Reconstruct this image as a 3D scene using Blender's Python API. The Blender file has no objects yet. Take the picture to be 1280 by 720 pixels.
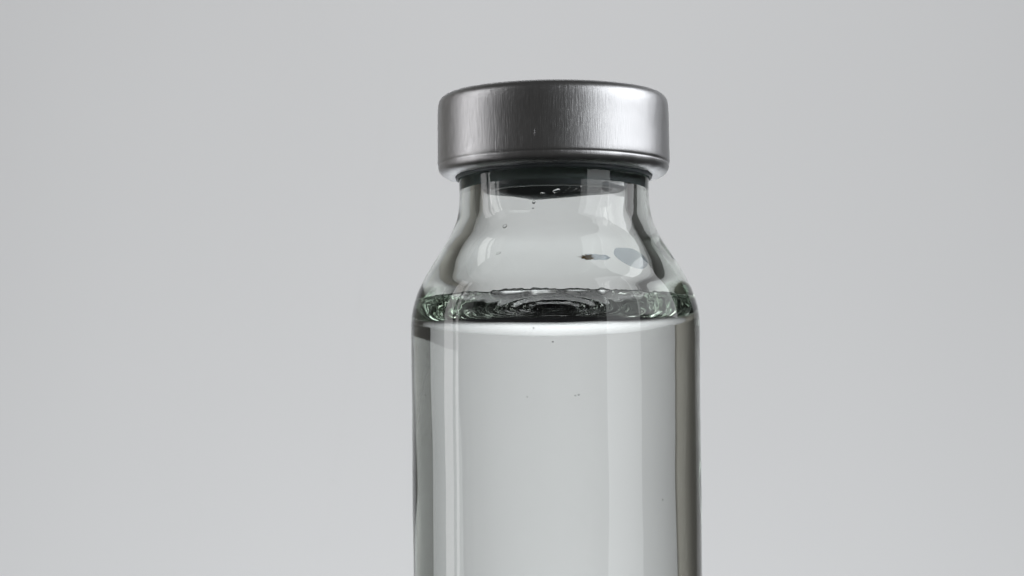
import bpy, bmesh, math, random
from mathutils import Vector, noise

S = 0.001            # everything is laid out in millimetres and stored in metres
BASE = 34.0          # height of the reference line on the vial's body above its foot, mm

# ------------------------------------------------------------------ camera
scene = bpy.context.scene
C = scene.collection
cam_data = bpy.data.cameras.new('camera')
cam = bpy.data.objects.new('camera', cam_data)
C.objects.link(cam)
scene.camera = cam
cam_data.sensor_width = 36.0
cam_data.lens = 36.0 * 6588.0 / 1280.0
cam_data.clip_start = 0.005
cam_data.clip_end = 50.0
cam_data.shift_x = -61.0 / 1280.0
cam_data.shift_y = 723.0 / 1280.0
cam.location = (0.0, -0.400, (BASE - 37.2) * S)
cam.rotation_mode = 'XYZ'
cam.rotation_euler = (math.radians(90.0), math.radians(0.58), 0.0)

# ------------------------------------------------------------------ render / colour
scene.render.engine = 'CYCLES'
cy = scene.cycles
cy.max_bounces = 32
cy.diffuse_bounces = 3
cy.glossy_bounces = 16
cy.transmission_bounces = 32
cy.transparent_max_bounces = 32
cy.volume_bounces = 0
cy.sample_clamp_indirect = 6.0
cy.sample_clamp_direct = 0.0
cy.blur_glossy = 0.0
cy.use_denoising = True
vs = scene.view_settings
vs.view_transform = 'Standard'
vs.look = 'None'
vs.exposure = 0.0
vs.gamma = 1.0
vs.use_curve_mapping = False

# ------------------------------------------------------------------ world and lamps (a dim studio)
world = bpy.data.worlds.new('World')
scene.world = world
world.use_nodes = True
bg = world.node_tree.nodes['Background']
bg.inputs['Color'].default_value = (1.0, 0.98, 0.94, 1)
bg.inputs['Strength'].default_value = 0.035


def area(name, loc, target, sx, sy, radiance, col=(1, 1, 1)):
    d = bpy.data.lights.new(name, 'AREA')
    d.shape = 'RECTANGLE'
    d.size, d.size_y = sx, sy
    d.energy = radiance * math.pi * sx * sy
    d.color = col
    o = bpy.data.objects.new(name, d)
    C.objects.link(o)
    o.location = loc
    o.rotation_euler = (Vector(target) - Vector(loc)).to_track_quat('-Z', 'Y').to_euler()
    return o


def polar(az, dist, z):
    """azimuth in degrees from the camera's direction, to the right, seen from the vial"""
    a = math.radians(az)
    return (dist * math.sin(a), -dist * math.cos(a), z)


area('right_softbox', polar(56, 0.50, 0.30), (0, 0, 0.30), 0.27, 0.55, 1.65, (0.97, 0.985, 1.0))
area('right_window_light', polar(92, 0.50, 0.34), (0, 0, 0.34), 0.40, 0.46, 2.3, (0.97, 0.98, 1.0))
area('left_strip_light', polar(-94, 0.50, 0.10), (0, 0, 0.045), 0.085, 0.60, 2.3, (1.0, 0.98, 0.98))
area('left_narrow_strip_light', polar(-84.5, 0.50, 0.10), (0, 0, 0.045), 0.026, 0.60, 2.3, (1.0, 0.98, 0.98))
area('left_cap_fill_light', polar(-82, 0.50, 0.34), (0, 0, 0.34), 0.24, 0.44, 0.5, (1.0, 0.985, 0.985))  # unseen fill added to widen the cap's bright left side
area('backdrop_fill_top', (0.0, 0.12, 0.62), (-0.01, 0.45, 0.16), 0.12, 0.12, 5.7, (1.0, 0.99, 0.985)).data.spread = math.radians(68)  # unseen lamp added to brighten the backdrop from above
area('backdrop_fill_low', (0.0, 0.12, -0.46), (-0.01, 0.45, -0.10), 0.12, 0.12, 14.6, (0.965, 0.99, 1.0)).data.spread = math.radians(68)  # unseen fill added below; brightens the low backdrop and the liquid's white band

# ------------------------------------------------------------------ helpers
R = random.Random(7)


def tag(o, label=None, cat=None, group=None, kind=None):
    if label: o['label'] = label
    if cat: o['category'] = cat
    if group: o['group'] = group
    if kind: o['kind'] = kind
    return o


def link(name, me, mat, parent=None):
    o = bpy.data.objects.new(name, me)
    C.objects.link(o)
    if mat: me.materials.append(mat)
    if parent: o.parent = parent
    return o


def catmull(pts, n=6):
    """smooth curve through a list of (r, z)"""
    out = []
    P = [pts[0]] + list(pts) + [pts[-1]]
    for i in range(1, len(P) - 2):
        p0, p1, p2, p3 = P[i - 1], P[i], P[i + 1], P[i + 2]
        for k in range(n):
            t = k / n
            out.append(tuple(0.5 * ((2 * p1[j]) + (-p0[j] + p2[j]) * t + (2 * p0[j] - 5 * p1[j] + 4 * p2[j] - p3[j]) * t * t
                                    + (-p0[j] + 3 * p1[j] - 3 * p2[j] + p3[j]) * t ** 3) for j in range(2)))
    out.append(tuple(pts[-1]))
    return out


def lathe(name, profile, seg, wob=None, close=False, attr=None):
    """profile: list of (r, z) in mm. wob(i, r, z, theta) -> (r, z). Poles where r == 0."""
    verts, faces, idx, fa = [], [], [], []
    for i, (r, z) in enumerate(profile):
        if r < 1e-6:
            rr, zz = (0.0, z) if wob is None else (0.0, wob(i, 0.0, z, 0.0)[1])
            idx.append([len(verts)])
            verts.append((0, 0, zz * S))
        else:
            row = []
            for s in range(seg):
                th = 2 * math.pi * s / seg
                rr, zz = (r, z) if wob is None else wob(i, r, z, th)
                row.append(len(verts))
                verts.append((rr * math.cos(th) * S, rr * math.sin(th) * S, zz * S))
            idx.append(row)
    n = len(profile)
    rng = range(n) if close else range(n - 1)
    for i in rng:
        a, b = idx[i], idx[(i + 1) % n]
        for s in range(seg):
            t = (s + 1) % seg
            if len(a) == 1 and len(b) == 1:
                continue
            if len(a) == 1:
                faces.append((a[0], b[t], b[s]))
            elif len(b) == 1:
                faces.append((a[s], a[t], b[0]))
            else:
                faces.append((a[s], a[t], b[t], b[s]))
            fa.append(i)
    me = bpy.data.meshes.new(name)
    me.from_pydata(verts, [], faces)
    me.polygons.foreach_set('use_smooth', [True] * len(faces))
    me.update()
    return me, fa


def nmat(name):
    m = bpy.data.materials.new(name)
    m.use_nodes = True
    nt = m.node_tree
    nt.nodes.clear()
    out = nt.nodes.new('ShaderNodeOutputMaterial')
    return m, nt, out


def node(nt, kind, **kw):
    n = nt.nodes.new(kind)
    for k, v in kw.items():
        setattr(n, k, v)
    return n

# ------------------------------------------------------------------ materials
GLASS, WATER = 1.50, 1.333

# moulded glass: one dielectric; where its inner face touches the liquid the index step is glass/water
m_glass, nt, out = nmat('moulded_glass')
g = node(nt, 'ShaderNodeBsdfGlass'); g.inputs['Roughness'].default_value = 0.0
at = node(nt, 'ShaderNodeAttribute', attribute_name='wet')
mr = node(nt, 'ShaderNodeMapRange')
mr.inputs['To Min'].default_value = GLASS
mr.inputs['To Max'].default_value = GLASS / WATER
nt.links.new(at.outputs['Fac'], mr.inputs['Value'])
nt.links.new(mr.outputs['Result'], g.inputs['IOR'])
ab = node(nt, 'ShaderNodeVolumeAbsorption')
ab.inputs['Color'].default_value = (0.52, 0.86, 0.55, 1)
ab.inputs['Density'].default_value = 22.0
nt.links.new(g.outputs[0], out.inputs['Surface'])
nt.links.new(ab.outputs[0], out.inputs['Volume'])

m_water, nt, out = nmat('clear_liquid_surface')
g = node(nt, 'ShaderNodeBsdfGlass'); g.inputs['IOR'].default_value = WATER; g.inputs['Roughness'].default_value = 0.0
nt.links.new(g.outputs[0], out.inputs['Surface'])

m_match, nt, out = nmat('liquid_against_glass')       # the index step lives on the glass face it touches
g = node(nt, 'ShaderNodeBsdfTransparent')
nt.links.new(g.outputs[0], out.inputs['Surface'])

m_alu, nt, out = nmat('brushed_aluminium')
p = node(nt, 'ShaderNodeBsdfPrincipled')
p.inputs['Base Color'].default_value = (0.70, 0.705, 0.72, 1)
p.inputs['Metallic'].default_value = 1.0
tc = node(nt, 'ShaderNodeTexCoord')
# cylindrical coordinates for vertical draw lines
sep = node(nt, 'ShaderNodeSeparateXYZ'); nt.links.new(tc.outputs['Object'], sep.inputs[0])
atan = node(nt, 'ShaderNodeMath', operation='ARCTAN2')
nt.links.new(sep.outputs['Y'], atan.inputs[0]); nt.links.new(sep.outputs['X'], atan.inputs[1])
zs = node(nt, 'ShaderNodeMath', operation='MULTIPLY'); zs.inputs[1].default_value = 1000.0 / 8.8
nt.links.new(sep.outputs['Z'], zs.inputs[0])
comb = node(nt, 'ShaderNodeCombineXYZ')
nt.links.new(atan.outputs[0], comb.inputs['X']); nt.links.new(zs.outputs[0], comb.inputs['Y'])


def stretched(sx, sy, detail, rough):
    mp = node(nt, 'ShaderNodeMapping'); mp.inputs['Scale'].default_value = (sx, sy, 1)
    nt.links.new(comb.outputs[0], mp.inputs['Vector'])
    nz = node(nt, 'ShaderNodeTexNoise'); nz.inputs['Scale'].default_value = 1.0
    nz.inputs['Detail'].default_value = detail; nz.inputs['Roughness'].default_value = rough
    nt.links.new(mp.outputs[0], nz.inputs['Vector'])
    return nz


n1 = stretched(240, 4, 2, 0.6)      # long vertical streaks
n2 = stretched(130, 6, 2, 0.6)    # short grain
mix = node(nt, 'ShaderNodeMath', operation='MULTIPLY_ADD'); mix.inputs[1].default_value = 0.6
nt.links.new(n1.outputs['Fac'], mix.inputs[0]); nt.links.new(n2.outputs['Fac'], mix.inputs[2])
bp = node(nt, 'ShaderNodeBump'); bp.inputs['Strength'].default_value = 0.85; bp.inputs['Distance'].default_value = 0.000015
nt.links.new(mix.outputs[0], bp.inputs['Height']); nt.links.new(bp.outputs[0], p.inputs['Normal'])
rr = node(nt, 'ShaderNodeMapRange')
rr.inputs['From Min'].default_value = 0.3; rr.inputs['From Max'].default_value = 0.7
rr.inputs['To Min'].default_value = 0.30; rr.inputs['To Max'].default_value = 0.42
nt.links.new(n1.outputs['Fac'], rr.inputs['Value']); nt.links.new(rr.outputs[0], p.inputs['Roughness'])
nt.links.new(p.outputs[0], out.inputs['Surface'])

m_rub, nt, out = nmat('blue_grey_rubber')
p = node(nt, 'ShaderNodeBsdfPrincipled')
p.inputs['Base Color'].default_value = (0.19, 0.22, 0.24, 1)
p.inputs['Roughness'].default_value = 0.45
tc = node(nt, 'ShaderNodeTexCoord')
nz = node(nt, 'ShaderNodeTexNoise'); nz.inputs['Scale'].default_value = 900.0; nz.inputs['Detail'].default_value = 4
nt.links.new(tc.outputs['Object'], nz.inputs['Vector'])
bp = node(nt, 'ShaderNodeBump'); bp.inputs['Strength'].default_value = 0.3; bp.inputs['Distance'].default_value = 0.00005
nt.links.new(nz.outputs['Fac'], bp.inputs['Height']); nt.links.new(bp.outputs[0], p.inputs['Normal'])
nt.links.new(p.outputs[0], out.inputs['Surface'])


def matte(name, col, rough, scale, amount):
    m, nt, out = nmat(name)
    p = node(nt, 'ShaderNodeBsdfPrincipled')
    p.inputs['Roughness'].default_value = rough
    p.inputs['Specular IOR Level'].default_value = 0.2
    tc = node(nt, 'ShaderNodeTexCoord')
    nz = node(nt, 'ShaderNodeTexNoise'); nz.inputs['Scale'].default_value = scale; nz.inputs['Detail'].default_value = 3
    nt.links.new(tc.outputs['Object'], nz.inputs['Vector'])
    r = node(nt, 'ShaderNodeValToRGB')
    r.color_ramp.elements[0].position = 0.25; r.color_ramp.elements[1].position = 0.75
    r.color_ramp.elements[0].color = tuple(c * (1 - amount) for c in col) + (1,)
    r.color_ramp.elements[1].color = tuple(c * (1 + amount) for c in col) + (1,)
    nt.links.new(nz.outputs['Fac'], r.inputs['Fac']); nt.links.new(r.outputs[0], p.inputs['Base Color'])
    nt.links.new(p.outputs[0], out.inputs['Surface'])
    return m


m_paper = matte('grey_white_paper', (0.60, 0.603, 0.61), 0.9, 9.0, 0.022)
m_wall = matte('dim_wall_paint', (0.74, 0.71, 0.64), 0.9, 3.0, 0.03)
m_ledge = matte('dim_ledge_paint', (0.20, 0.197, 0.185), 0.9, 3.0, 0.03)
m_table = matte('black_laminate', (0.02, 0.02, 0.022), 0.5, 30.0, 0.04)

# ------------------------------------------------------------------ setting


def box(name, x0, x1, y0, y1, z0, z1, mat, bevel=0.0):
    bm = bmesh.new()
    bmesh.ops.create_cube(bm, size=1.0)
    for v in bm.verts:
        v.co = Vector(((x0 + x1) / 2 + v.co.x * (x1 - x0), (y0 + y1) / 2 + v.co.y * (y1 - y0), (z0 + z1) / 2 + v.co.z * (z1 - z0)))
    if bevel:
        bmesh.ops.bevel(bm, geom=bm.edges[:], offset=bevel, segments=3, affect='EDGES')
    me = bpy.data.meshes.new(name); bm.to_mesh(me); bm.free()
    return link(name, me, mat)


tag(box('backdrop', -0.262, 0.303, 0.450, 0.453, -0.60, 0.50, m_paper), 'plain light grey paper backdrop standing behind the glass vial', kind='structure')
tag(box('table', -0.055, 0.055, -0.05, 0.04, -0.03, 0.0, m_table, 0.002), 'black table surface under the vial', kind='structure')
tag(box('floor', -1.6, 1.6, -0.8, 1.6, -0.82, -0.80, m_ledge), 'dim studio floor', kind='structure')
tag(box('wall', -1.2, -0.265, 0.50, 0.53, -0.80, 1.2, m_wall), 'dim studio wall beside the backdrop', kind='structure')
tag(box('ledge', 0.306, 1.0, 0.50, 0.56, -0.80, 0.093, m_ledge), 'low grey studio ledge beside the backdrop', kind='structure')

# ------------------------------------------------------------------ the vial
vial = bpy.data.objects.new('glass_vial', None)
vial.empty_display_size = 0.01
C.objects.link(vial)
tag(vial, 'clear glass medicine vial with brushed aluminium crimp cap and dark rubber stopper', 'vial')

K = 16.42
SEG = 288


def px(y, hw):      # silhouette sample -> (r, z) in mm above the vial's foot
    return (hw / K, (470 - y) / 16.47 + BASE)


outer_pts = [px(225, 118.5), px(240, 118), px(255, 118.5), px(268, 120.5), px(278, 123), px(288, 127), px(298, 132),
             px(308, 138), px(318, 144.5), px(328, 151), px(340, 158.5), px(352, 165), px(364, 170.8), px(376, 175), px(390, 178.3), px(406, 179.8), px(430, 180)]
inner_pts = [(r, z + BASE) for r, z in [(5.62, 15.0), (5.62, 13.3), (5.70, 12.4), (5.93, 11.5), (6.32, 10.5), (6.85, 9.4), (7.40, 8.2), (7.93, 7.1),
                                        (8.38, 6.25), (8.80, 5.6), (9.15, 5.0), (9.46, 4.2), (9.61, 3.0), (9.62, 2.0)]]
CONTACT = 5.45 + BASE
inner_curve = catmull(inner_pts, 8)


def r_inner(z):
    if z <= 36.0: return 9.62
    for a, b in zip(inner_curve, inner_curve[1:]):
        if b[1] <= z <= a[1]:
            t = (z - b[1]) / max(1e-9, a[1] - b[1])
            return b[0] + (a[0] - b[0]) * t
    return 5.62


def jag(th):
    """uneven height of the wetted edge round the wall, mm"""
    c, s = math.cos(th), math.sin(th)
    v = 0.16 * noise.noise(Vector((c * 5, s * 5, 3.1))) + 0.12 * noise.noise(Vector((c * 16, s * 16, 9.7)))
    w = noise.noise(Vector((c * 40, s * 40, 1.3))) + 0.5 * noise.noise(Vector((c * 80, s * 80, 7.3)))
    f = max(0.0, -s) ** 1.5        # smoother round the sides
    return v * (0.12 + 0.88 * f) + 0.11 * f * max(-0.15, w)


def wob_in(z, th):
    """gentle unevenness of the moulded inner wall, mm"""
    c, s = math.cos(th), math.sin(th)
    a = 0.065 * noise.noise(Vector((c * 1.6, s * 1.6, z * 0.15)))
    b = (0.012 if z < 36 else 0.005) * noise.noise(Vector((c * 4, s * 4, z * 0.45 + 5)))
    sh = math.exp(-((z - 41.0) / 4.0) ** 2)
    if z > 43: a *= 1.0 - 0.6 * min(1.0, (z - 43) / 3)
    return a + b - sh * 0.15 * c + sh * 0.05 * noise.noise(Vector((c * 2.2, s * 2.2, z * 0.35 + 20)))


def wob_out(z, th):
    c, s = math.cos(th), math.sin(th)
    sh = math.exp(-((z - 42.0) / 5.0) ** 2)
    return 0.032 * noise.noise(Vector((c * 2, s * 2, z * 0.14 + 40))) + sh * 0.02 * noise.noise(Vector((c * 3, s * 3, z * 0.5 + 60)))


prof, kind = [], []


def add(r, z, k):
    prof.append((r, z)); kind.append(k)


# inner floor and wall, bottom to contact line (wet), then up to the mouth (dry), then outside down
floor_pts = [(0.0, 2.4), (3.0, 2.3), (6.0, 2.0), (8.2, 2.0), (9.2, 2.6), (9.58, 3.6), (9.62, 5.0)]
for r, z in catmull(floor_pts, 4): add(r, z, 'in')
for i in range(1, 60): add(9.62, 5.0 + (CONTACT - 1.2 - 5.0) * i / 60, 'in')
for i in range(0, 13): add(r_inner(CONTACT - 1.2 + 1.2 * i / 12), CONTACT - 1.2 + 1.2 * i / 12, 'in')
k_contact = len(prof) - 1
for i in range(1, 60):
    z = CONTACT + (49.0 - CONTACT) * i / 59
    add(r_inner(z), z, 'in')
for r, z in catmull([(5.62, 51.5), (5.65, 52.6), (5.95, 53.0), (6.5, 53.05), (7.9, 53.0), (8.2, 52.7), (8.25, 52.0), (8.25, 50.9), (8.1, 50.3), (7.6, 49.9), (7.2, 49.4), (7.15, 48.9)], 4): add(r, z, 'out')
for r, z in catmull(outer_pts, 6): add(r, z, 'out')
for i in range(1, 40): add(180 / K, 36.43 + (2.2 - 36.43) * i / 39, 'out')
for r, z in catmull([(10.8, 1.4), (10.55, 0.7), (9.9, 0.15), (9.2, 0.0), (8.4, 0.12), (6.5, 0.7), (3.0, 0.95), (0.0, 1.0)], 4): add(r, z, 'out')


def glass_wob(i, r, z, th):
    if kind[i] == 'in':
        d = abs(z - CONTACT)
        if d < 1.2:
            z = z + jag(th) * (1 - d / 1.2)
            r = r_inner(z)
        return (r + (wob_in(z, th) if r > 5.0 and z > 5 else 0.0), z)
    if z > 48.5: return (r, z)
    return (r + (wob_out(z, th) * (0.35 if z > 46 else 1.0 if z < 43 else 1.0 - 0.65 * (z - 43) / 3) if r > 5.0 else 0.0), z)


me, fa = lathe('glass_body', prof, SEG, glass_wob)
wet = me.attributes.new('wet', 'FLOAT', 'FACE')
wet.data.foreach_set('value', [1.0 if i < k_contact else 0.0 for i in fa])
bm = bmesh.new(); bm.from_mesh(me)
bmesh.ops.recalc_face_normals(bm, faces=bm.faces[:])
bm.to_mesh(me); bm.free()
glass = link('glass_body', me, m_glass, vial)

# ------------------------------------------------------------------ the liquid
LAM = 2.70
RIP, DC, DW, QW, RN = 0.046, 1.15, 0.95, 0.27, 0.012     # ring of waves: height, place, size, pitch; roughness
H0 = 2.7
LEVEL = CONTACT - H0


def meniscus(h0):
    """(distance from the wall, height above the flat level), from the wall inwards"""
    psi0 = 2 * math.asin(min(0.98, h0 / (2 * LAM)))
    pts, x, zp, N = [(0.0, h0)], 0.0, h0, 220
    for i in range(1, N + 1):
        psi = psi0 * (1 - i / N) ** 1.6 + 1e-4
        z = 2 * LAM * math.sin(psi / 2)
        pm = 2 * math.asin(max(1e-5, (z + zp) / 2 / (2 * LAM)))
        x += (zp - z) / math.tan(pm)
        pts.append((x, z)); zp = z
    return pts


MEN = meniscus(H0)


def men_h(d):
    if d >= MEN[-1][0]: return 0.0
    for a, b in zip(MEN, MEN[1:]):
        if a[0] <= d <= b[0]:
            t = (d - a[0]) / max(1e-9, b[0] - a[0])
            return a[1] + (b[1] - a[1]) * t
    return 0.0


wprof, wkind = [], []
for r, z in catmull([(0.0, 2.4), (3.0, 2.3), (6.0, 2.0), (8.2, 2.0), (9.2, 2.6), (9.58, 3.6), (9.62, 5.0)], 4): wprof.append((r, z)); wkind.append('side')
for i in range(1, 60): wprof.append((9.62, 5.0 + (CONTACT - 1.2 - 5.0) * i / 60)); wkind.append('side')
for i in range(0, 12): z = CONTACT - 1.2 + 1.2 * i / 12; wprof.append((r_inner(z), z)); wkind.append('side')
k_side = len(wprof)
RC = r_inner(CONTACT)
ds = [0.0, 0.03, 0.07, 0.12, 0.18, 0.25, 0.33, 0.42, 0.52, 0.63, 0.75, 0.9, 1.05, 1.2]
while ds[-1] < RC - 0.12: ds.append(ds[-1] + 0.1)
for d in ds: wprof.append((RC - d, CONTACT)); wkind.append('top')
wprof.append((0.0, CONTACT)); wkind.append('top')


def ripple(r, th, d):
    x, y = r * math.cos(th), r * math.sin(th)
    v = 0.010 * noise.noise(Vector((x * 0.35, y * 0.35, 4))) * min(1.0, d / 2.0)
    # a small ring of waves lies against the near wall, where the surface climbs the glass
    a = (th + math.pi / 2 + math.pi) % (2 * math.pi) - math.pi
    q = math.hypot((a * 9.0 + 0.1) / 4.6, (d - DC) / DW)
    v += RIP * math.exp(-((q - 0.75) / 0.45) ** 2) * math.cos(2 * math.pi * q / QW) * min(1.0, d / 0.4)
    v += RN * noise.noise(Vector((a * 3.0, d * 1.6, 11))) * math.exp(-d / 2.0) * min(1.0, d / 0.3)
    return v


def water_wob(i, r, z, th):
    if wkind[i] == 'side':
        d = abs(z - CONTACT)
        if r > 9.0 and d < 1.2 and i > 20:
            z = z + jag(th) * (1 - d / 1.2)
            r = r_inner(z)
        if z > 5 and r > 5: r += wob_in(z, th)
        return (max(0.0, r - 0.012), z + (0.012 if i < 22 else 0.0))
    j = jag(th)
    zc = CONTACT + j
    rc = r_inner(zc) + wob_in(zc, th)
    d = RC - r
    if d == 0.0: return (rc + 0.012, zc)
    r0 = RC + wob_in(CONTACT, th)
    rc = r0 + (rc - r0) * math.exp(-d / 0.12)
    d2 = d * (rc / RC) if r > 0 else rc
    h = men_h(d2)
    return (max(rc - d2, 0.0), LEVEL + h * (1 + j / H0 * math.exp(-d2 / 0.2)) + ripple(r, th, d2))


me, fa = lathe('liquid', wprof, SEG, water_wob)
me.materials.append(m_water); me.materials.append(m_match)
bm = bmesh.new(); bm.from_mesh(me)
bm.faces.ensure_lookup_table()
for f, i in zip(bm.faces, fa): f.material_index = 1 if i < k_side - 1 else 0
bmesh.ops.recalc_face_normals(bm, faces=bm.faces[:])
bm.to_mesh(me); bm.free()
liquid = bpy.data.objects.new('liquid', me); C.objects.link(liquid)
tag(liquid, 'clear colourless liquid filling the vial up to its shoulder with a rippled surface', 'liquid')

# ------------------------------------------------------------------ cap, stopper
CZ = BASE
cap_out = catmull([(0.0, 21.35), (3.0, 21.35), (7.4, 21.35), (8.0, 21.31), (8.37, 21.16), (8.62, 20.88), (8.73, 20.5), (8.77, 19.9), (8.78, 18.5), (8.80, 17.0),
                   (8.81, 16.42), (8.80, 16.16), (8.75, 16.00), (8.755, 15.86), (8.72, 15.66), (8.60, 15.44), (8.40, 15.29), (8.10, 15.19), (7.75, 15.16), (7.50, 15.16), (7.42, 15.34)], 5)
cap_in = catmull([(7.55, 15.42), (7.8, 15.40), (8.1, 15.5), (8.45, 15.9), (8.55, 16.6), (8.55, 19.6), (8.3, 20.6), (7.6, 21.05), (6.0, 21.12), (0.0, 21.12)], 4)
cprof = [(r, z + CZ) for r, z in cap_out + cap_in]


def cap_wob(i, r, z, th):
    c, s = math.cos(th), math.sin(th)
    k = max(0.0, min(1.0, (16.2 + CZ - z) / 0.8))
    dz = k * (0.06 * noise.noise(Vector((c * 3, s * 3, 1))) + 0.035 * noise.noise(Vector((c * 10, s * 10, 5))))
    dr = k * 0.05 * noise.noise(Vector((c * 7, s * 7, 2)))
    dr += 0.012 * noise.noise(Vector((c * 3, s * 3, z * 0.8)))
    return (max(0.0, r + dr) if r > 1 else r, z + dz)


me, fa = lathe('crimp_cap', cprof, SEG, cap_wob)
bm = bmesh.new(); bm.from_mesh(me); bmesh.ops.recalc_face_normals(bm, faces=bm.faces[:]); bm.to_mesh(me); bm.free()
cap = link('crimp_cap', me, m_alu, vial)

# rubber: plug in the bore, flange on the glass rim
plug = catmull([(0.0, 17.0), (2.6, 16.9), (3.6, 16.5), (4.1, 15.4), (4.35, 14.1), (4.6, 13.85), (5.0, 13.75), (5.35, 13.82), (5.55, 14.1), (5.68, 14.5), (5.70, 15.6), (5.70, 17.5), (5.70, 19.0)], 5)
plug += [(5.9, 19.12), (8.1, 19.12), (8.25, 19.3), (8.25, 20.7), (8.0, 21.0), (0.0, 21.0)]
me, fa = lathe('rubber_stopper', [(r, z + CZ) for r, z in plug], 160)
bm = bmesh.new(); bm.from_mesh(me); bmesh.ops.recalc_face_normals(bm, faces=bm.faces[:]); bm.to_mesh(me); bm.free()
link('rubber_stopper', me, m_rub, vial)

ring = catmull([(7.19, 15.0), (7.30, 14.93), (7.42, 14.98), (7.46, 15.12), (7.44, 15.5), (7.30, 15.65), (7.19, 15.6), (7.19, 15.3)], 4)  # added dark ring standing in for the shaded gap under the cap lip
me, fa = lathe('dark_gap_ring', [(r, z + CZ) for r, z in ring], 160, lambda i, r, z, th: (r, z + 0.05 * noise.noise(Vector((math.cos(th) * 4, math.sin(th) * 4, 0)))), close=True)
bm = bmesh.new(); bm.from_mesh(me); bmesh.ops.recalc_face_normals(bm, faces=bm.faces[:]); bm.to_mesh(me); bm.free()
link('dark_gap_ring', me, m_rub, vial)

# small burr on the cap's side, caught by the light
bm = bmesh.new()
bmesh.ops.create_uvsphere(bm, u_segments=16, v_segments=12, radius=1.0)
for v in bm.verts:
    w = 0.055 * (1 - 0.55 * v.co.z)
    v.co = Vector((v.co.x * w, v.co.y * 0.022, v.co.z * 0.34 + 0.03 * v.co.x)) * S
me = bpy.data.meshes.new('burr'); bm.to_mesh(me); bm.free()
me.polygons.foreach_set('use_smooth', [True] * len(me.polygons))
b = link('burr', me, m_alu, cap)
a = math.asin(-23.0 / 145.0)
b.location = (8.79 * math.sin(a) * S, -8.79 * math.cos(a) * S, (17.25 + BASE) * S)
b.rotation_euler = (0, 0, a)

# ------------------------------------------------------------------ droplets and bubbles
TAN = 0.125          # the camera looks up at the vial by about seven degrees


def on_wall(xp, yp, front=True):
    """place on the inner wall that shows at a point of the picture: angle round the axis and height"""
    dx = (xp - 694.0) / K
    z = (470 - yp) / 16.47
    for _ in range(6):
        r = r_inner(z + BASE)
        ph = math.asin(max(-0.98, min(0.98, dx / r)))
        z = (470 - yp) / 16.47 + (-1 if front else 1) * TAN * r * math.cos(ph)
    th = -math.pi / 2 + ph if front else math.pi / 2 - ph
    return th, z + BASE


m_drop = m_water
m_air, nt, out = nmat('air_bubble_in_liquid')
g = node(nt, 'ShaderNodeBsdfGlass'); g.inputs['IOR'].default_value = 1 / WATER; g.inputs['Roughness'].default_value = 0.0
nt.links.new(g.outputs[0], out.inputs['Surface'])


def droplet(xp, yp, a, b, h, rot, label, front=True, soft=False):
    """a flattened bead of liquid lying against the inner wall: half-width a, half-height b, thickness h in mm"""
    th, z = on_wall(xp, yp, front)
    NR, NS = 8, 24
    verts, faces = [], []
    cr, sr = math.cos(rot), math.sin(rot)

    def put(u, v, t):
        uu, vv = u * cr - v * sr, u * sr + v * cr
        zz = z + vv
        rr = r_inner(zz) + wob_in(zz, th)
        tt = th + (uu if front else -uu) / rr
        rr = rr - 0.006 - t
        verts.append((rr * math.cos(tt) * S, rr * math.sin(tt) * S, zz * S))
    for side in (0, 1):
        put(0, 0, h if side == 0 else 0.0)
        for i in range(1, NR + 1):
            q = i / NR
            for k in range(NS):
                al = 2 * math.pi * k / NS
                irr = 1 + 0.18 * noise.noise(Vector((math.cos(al) * 1.5 + xp, math.sin(al) * 1.5, yp)))
                t = (h * (1 - q * q) ** 2 if soft else h * math.sqrt(max(0.0, 1 - q * q))) if side == 0 else 0.0
                put(a * q * irr * math.cos(al), b * q * irr * math.sin(al), t)
    off = 1 + NR * NS
    for o in (0, off):
        for k in range(NS):
            k2 = (k + 1) % NS
            faces.append((o, o + 1 + k, o + 1 + k2))
            for i in range(NR - 1):
                p = o + 1 + i * NS
                faces.append((p + k, p + NS + k, p + NS + k2, p + k2))
    bm = bmesh.new()
    me = bpy.data.meshes.new('water_droplet'); me.from_pydata(verts, [], faces)
    bm.from_mesh(me)
    bmesh.ops.remove_doubles(bm, verts=bm.verts[:], dist=1e-7)
    bmesh.ops.recalc_face_normals(bm, faces=bm.faces[:])
    bm.to_mesh(me); bm.free()
    me.polygons.foreach_set('use_smooth', [True] * len(me.polygons))
    o = link('water_droplet', me, m_drop)
    tag(o, label, 'droplet', 'water droplets on the inner wall above the liquid')
    return o


droplet(697, 240, 0.30, 0.17, 0.14, 0.45, 'bright crescent shaped droplet right under the dark stopper, largest of the small ones')
droplet(681, 243.5, 0.17, 0.09, 0.07, 0.0, 'thin droplet just left of the bright crescent droplet under the stopper')
droplet(671, 255, 0.12, 0.15, 0.09, 0.0, 'round droplet with dark lower edge just below the stopper')
droplet(670, 263, 0.07, 0.07, 0.05, 0.0, 'minute droplet directly below the round dark edged droplet')
droplet(638, 288, 0.17, 0.16, 0.11, 0.6, 'glinting droplet on the left half of the neck')
droplet(631, 323, 0.18, 0.10, 0.06, 0.3, 'faint flat droplet on the left part of the shoulder glass')
droplet(583, 285, 0.10, 0.15, 0.08, -0.4, 'small bright droplet in the thick glass at the left of the neck')
droplet(712, 236, 0.05, 0.05, 0.03, 0.0, 'pin prick droplet just right of the crescent droplet')
droplet(719, 238, 0.05, 0.05, 0.03, 0.0, 'pin prick droplet in the dark stopper reflection, second right of the crescent')
droplet(725, 235, 0.07, 0.07, 0.05, 0.0, 'tiny bright droplet at the right end of the dark stopper underside')


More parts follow.
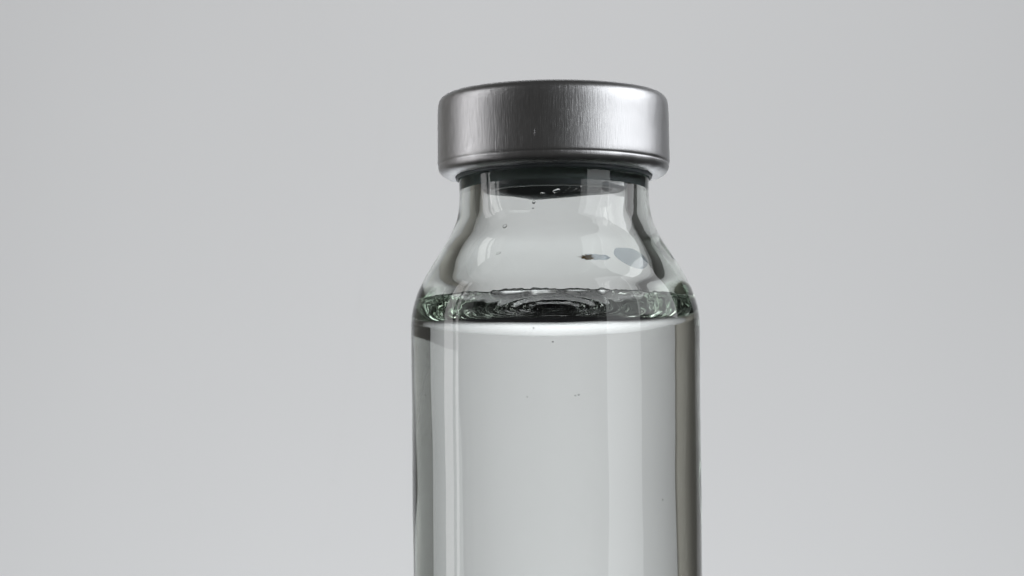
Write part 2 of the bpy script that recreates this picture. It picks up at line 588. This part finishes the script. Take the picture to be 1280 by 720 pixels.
def reflection_patch(name, xp, yp, a, b, rot, t0, irr, freq, mat, label, cat, seed):
    '''a reflection painted as a thin patch on the inner wall, half-width a, half-height b, mm'''
    th, z = on_wall(xp, yp)
    NS = 48
    cr, sr = math.cos(rot), math.sin(rot)
    pts = [(0, 0, t0)]
    for i in range(NS):
        al = 2 * math.pi * i / NS
        k = 1 + irr * noise.noise(Vector((math.cos(al) * freq, math.sin(al) * freq, seed)))
        for e, t in ((0.5, t0), (0.96, t0 * 0.8), (1.0, 0.0)):
            pts.append((a * k * e * math.cos(al), b * k * e * math.sin(al), t))
    pts.append((0, 0, 0.0))
    vv = []
    for u, v, t in pts:
        uu, v2 = u * cr - v * sr, u * sr + v * cr
        zz = z + v2
        rr = r_inner(zz) + wob_in(zz, th) - 0.010 - t
        vv.append((rr * math.cos(th + uu / rr) * S, rr * math.sin(th + uu / rr) * S, zz * S))
    faces, last = [], len(vv) - 1
    for i in range(NS):
        p, q = 1 + 3 * i, 1 + 3 * ((i + 1) % NS)
        faces += [(0, p, q), (p, p + 1, q + 1, q), (p + 1, p + 2, q + 2, q + 1), (last, q + 2, p + 2)]
    me = bpy.data.meshes.new(name); me.from_pydata(vv, [], faces)
    bm = bmesh.new(); bm.from_mesh(me); bmesh.ops.recalc_face_normals(bm, faces=bm.faces[:]); bm.to_mesh(me); bm.free()
    tag(link(name, me, mat), label, cat)


m_brown_reflection = matte('brown_reflection_tint', (0.12, 0.07, 0.025), 0.7, 6000.0, 0.6)  # brown reflection in the glass, painted as a solid patch
m_grey_reflection, nt, out = nmat('blue_grey_reflection_tint')  # blue-grey reflection in the glass, put in as a tinted sheet
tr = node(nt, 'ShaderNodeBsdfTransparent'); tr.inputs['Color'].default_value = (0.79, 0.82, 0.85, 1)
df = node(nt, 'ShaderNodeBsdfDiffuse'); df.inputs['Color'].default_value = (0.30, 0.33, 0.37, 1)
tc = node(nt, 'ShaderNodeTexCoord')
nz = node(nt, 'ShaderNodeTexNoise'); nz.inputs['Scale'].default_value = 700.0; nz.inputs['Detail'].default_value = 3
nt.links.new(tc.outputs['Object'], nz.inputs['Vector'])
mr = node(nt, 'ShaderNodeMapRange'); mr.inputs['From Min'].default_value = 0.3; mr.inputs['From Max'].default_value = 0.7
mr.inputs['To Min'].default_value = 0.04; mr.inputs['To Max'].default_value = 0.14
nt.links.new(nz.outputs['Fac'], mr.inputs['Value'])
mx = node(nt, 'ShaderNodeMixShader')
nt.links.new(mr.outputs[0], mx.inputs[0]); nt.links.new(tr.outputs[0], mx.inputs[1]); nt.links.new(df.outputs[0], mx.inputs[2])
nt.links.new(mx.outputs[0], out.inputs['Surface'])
reflection_patch('painted_reflection', 781, 331, 1.45, 0.75, -0.22, 0.012, 0.16, 1.2, m_grey_reflection, 'large blue grey painted reflection on the right shoulder of the glass', 'painted_reflection', 3.0)
reflection_patch('painted_reflection', 743, 328.5, 0.95, 0.20, -0.05, 0.012, 0.4, 2.0, m_grey_reflection, 'narrow blue grey painted reflection beside the brown one', 'painted_reflection', 8.0)
reflection_patch('brown_reflection', 731, 328.5, 0.50, 0.19, 0.0, 0.03, 0.9, 4.0, m_brown_reflection, 'small brown painted reflection on the glass shoulder above the liquid, right of centre', 'reflection_spot', 2.0)


def bubble(xp, yp, r, label):
    """air bubble resting against the wall inside the liquid"""
    dx = (xp - 694.0) / K
    ph = math.asin(dx / 9.3)
    z = (470 - yp) / 16.47 - TAN * 9.3 * math.cos(ph) + BASE
    me = bpy.data.meshes.new('air_bubble')
    bm = bmesh.new(); bmesh.ops.create_uvsphere(bm, u_segments=20, v_segments=12, radius=r * S)
    bm.to_mesh(me); bm.free()
    me.polygons.foreach_set('use_smooth', [True] * len(me.polygons))
    o = link('air_bubble', me, m_air)
    rad = 9.50 - r
    o.location = (rad * math.sin(ph) * S, -rad * math.cos(ph) * S, z * S)
    o.scale = (1.0, 1.0, 0.8)
    tag(o, label, 'bubble', 'air bubbles in the liquid')


bubble(716, 490, 0.075, 'left one of the tiny touching bubbles right of the middle of the liquid')
bubble(720, 489, 0.085, 'right one of the tiny touching bubbles right of the middle of the liquid')
bubble(661, 491, 0.05, 'faint tiny bubble left of the middle, below the liquid surface')
bubble(691, 424, 0.08, 'bright tiny bubble on the white band under the liquid surface')
bubble(669, 407, 0.07, 'dark tiny bubble just under the dark liquid edge')
bubble(550, 491, 0.06, 'tiny bubble near the left side of the liquid')
bubble(813, 621, 0.06, 'tiny bubble low in the right part of the liquid')

# ------------------------------------------------------------------ fine condensation: far too many beads to count, one object
bmc = bmesh.new()
for i in range(230):
    if i < 190: xp, yp = R.gauss(794, 7), R.uniform(238, 318); xp += max(0, (yp - 290)) * 0.35
    else: xp, yp = R.uniform(700, 745), R.gauss(238, 4)
    th, z = on_wall(xp, yp)
    rad = R.uniform(0.010, 0.032)
    rr = r_inner(z) + wob_in(z, th) - rad * 0.7
    ret = bmesh.ops.create_icosphere(bmc, subdivisions=2, radius=rad * S)
    bmesh.ops.translate(bmc, verts=ret['verts'], vec=(rr * math.cos(th) * S, rr * math.sin(th) * S, z * S))
me = bpy.data.meshes.new('condensation'); bmc.to_mesh(me); bmc.free()
me.polygons.foreach_set('use_smooth', [True] * len(me.polygons))
tag(link('condensation', me, m_water), 'fine beads of condensation inside the neck, thickest at its right side', 'condensation', kind='stuff')
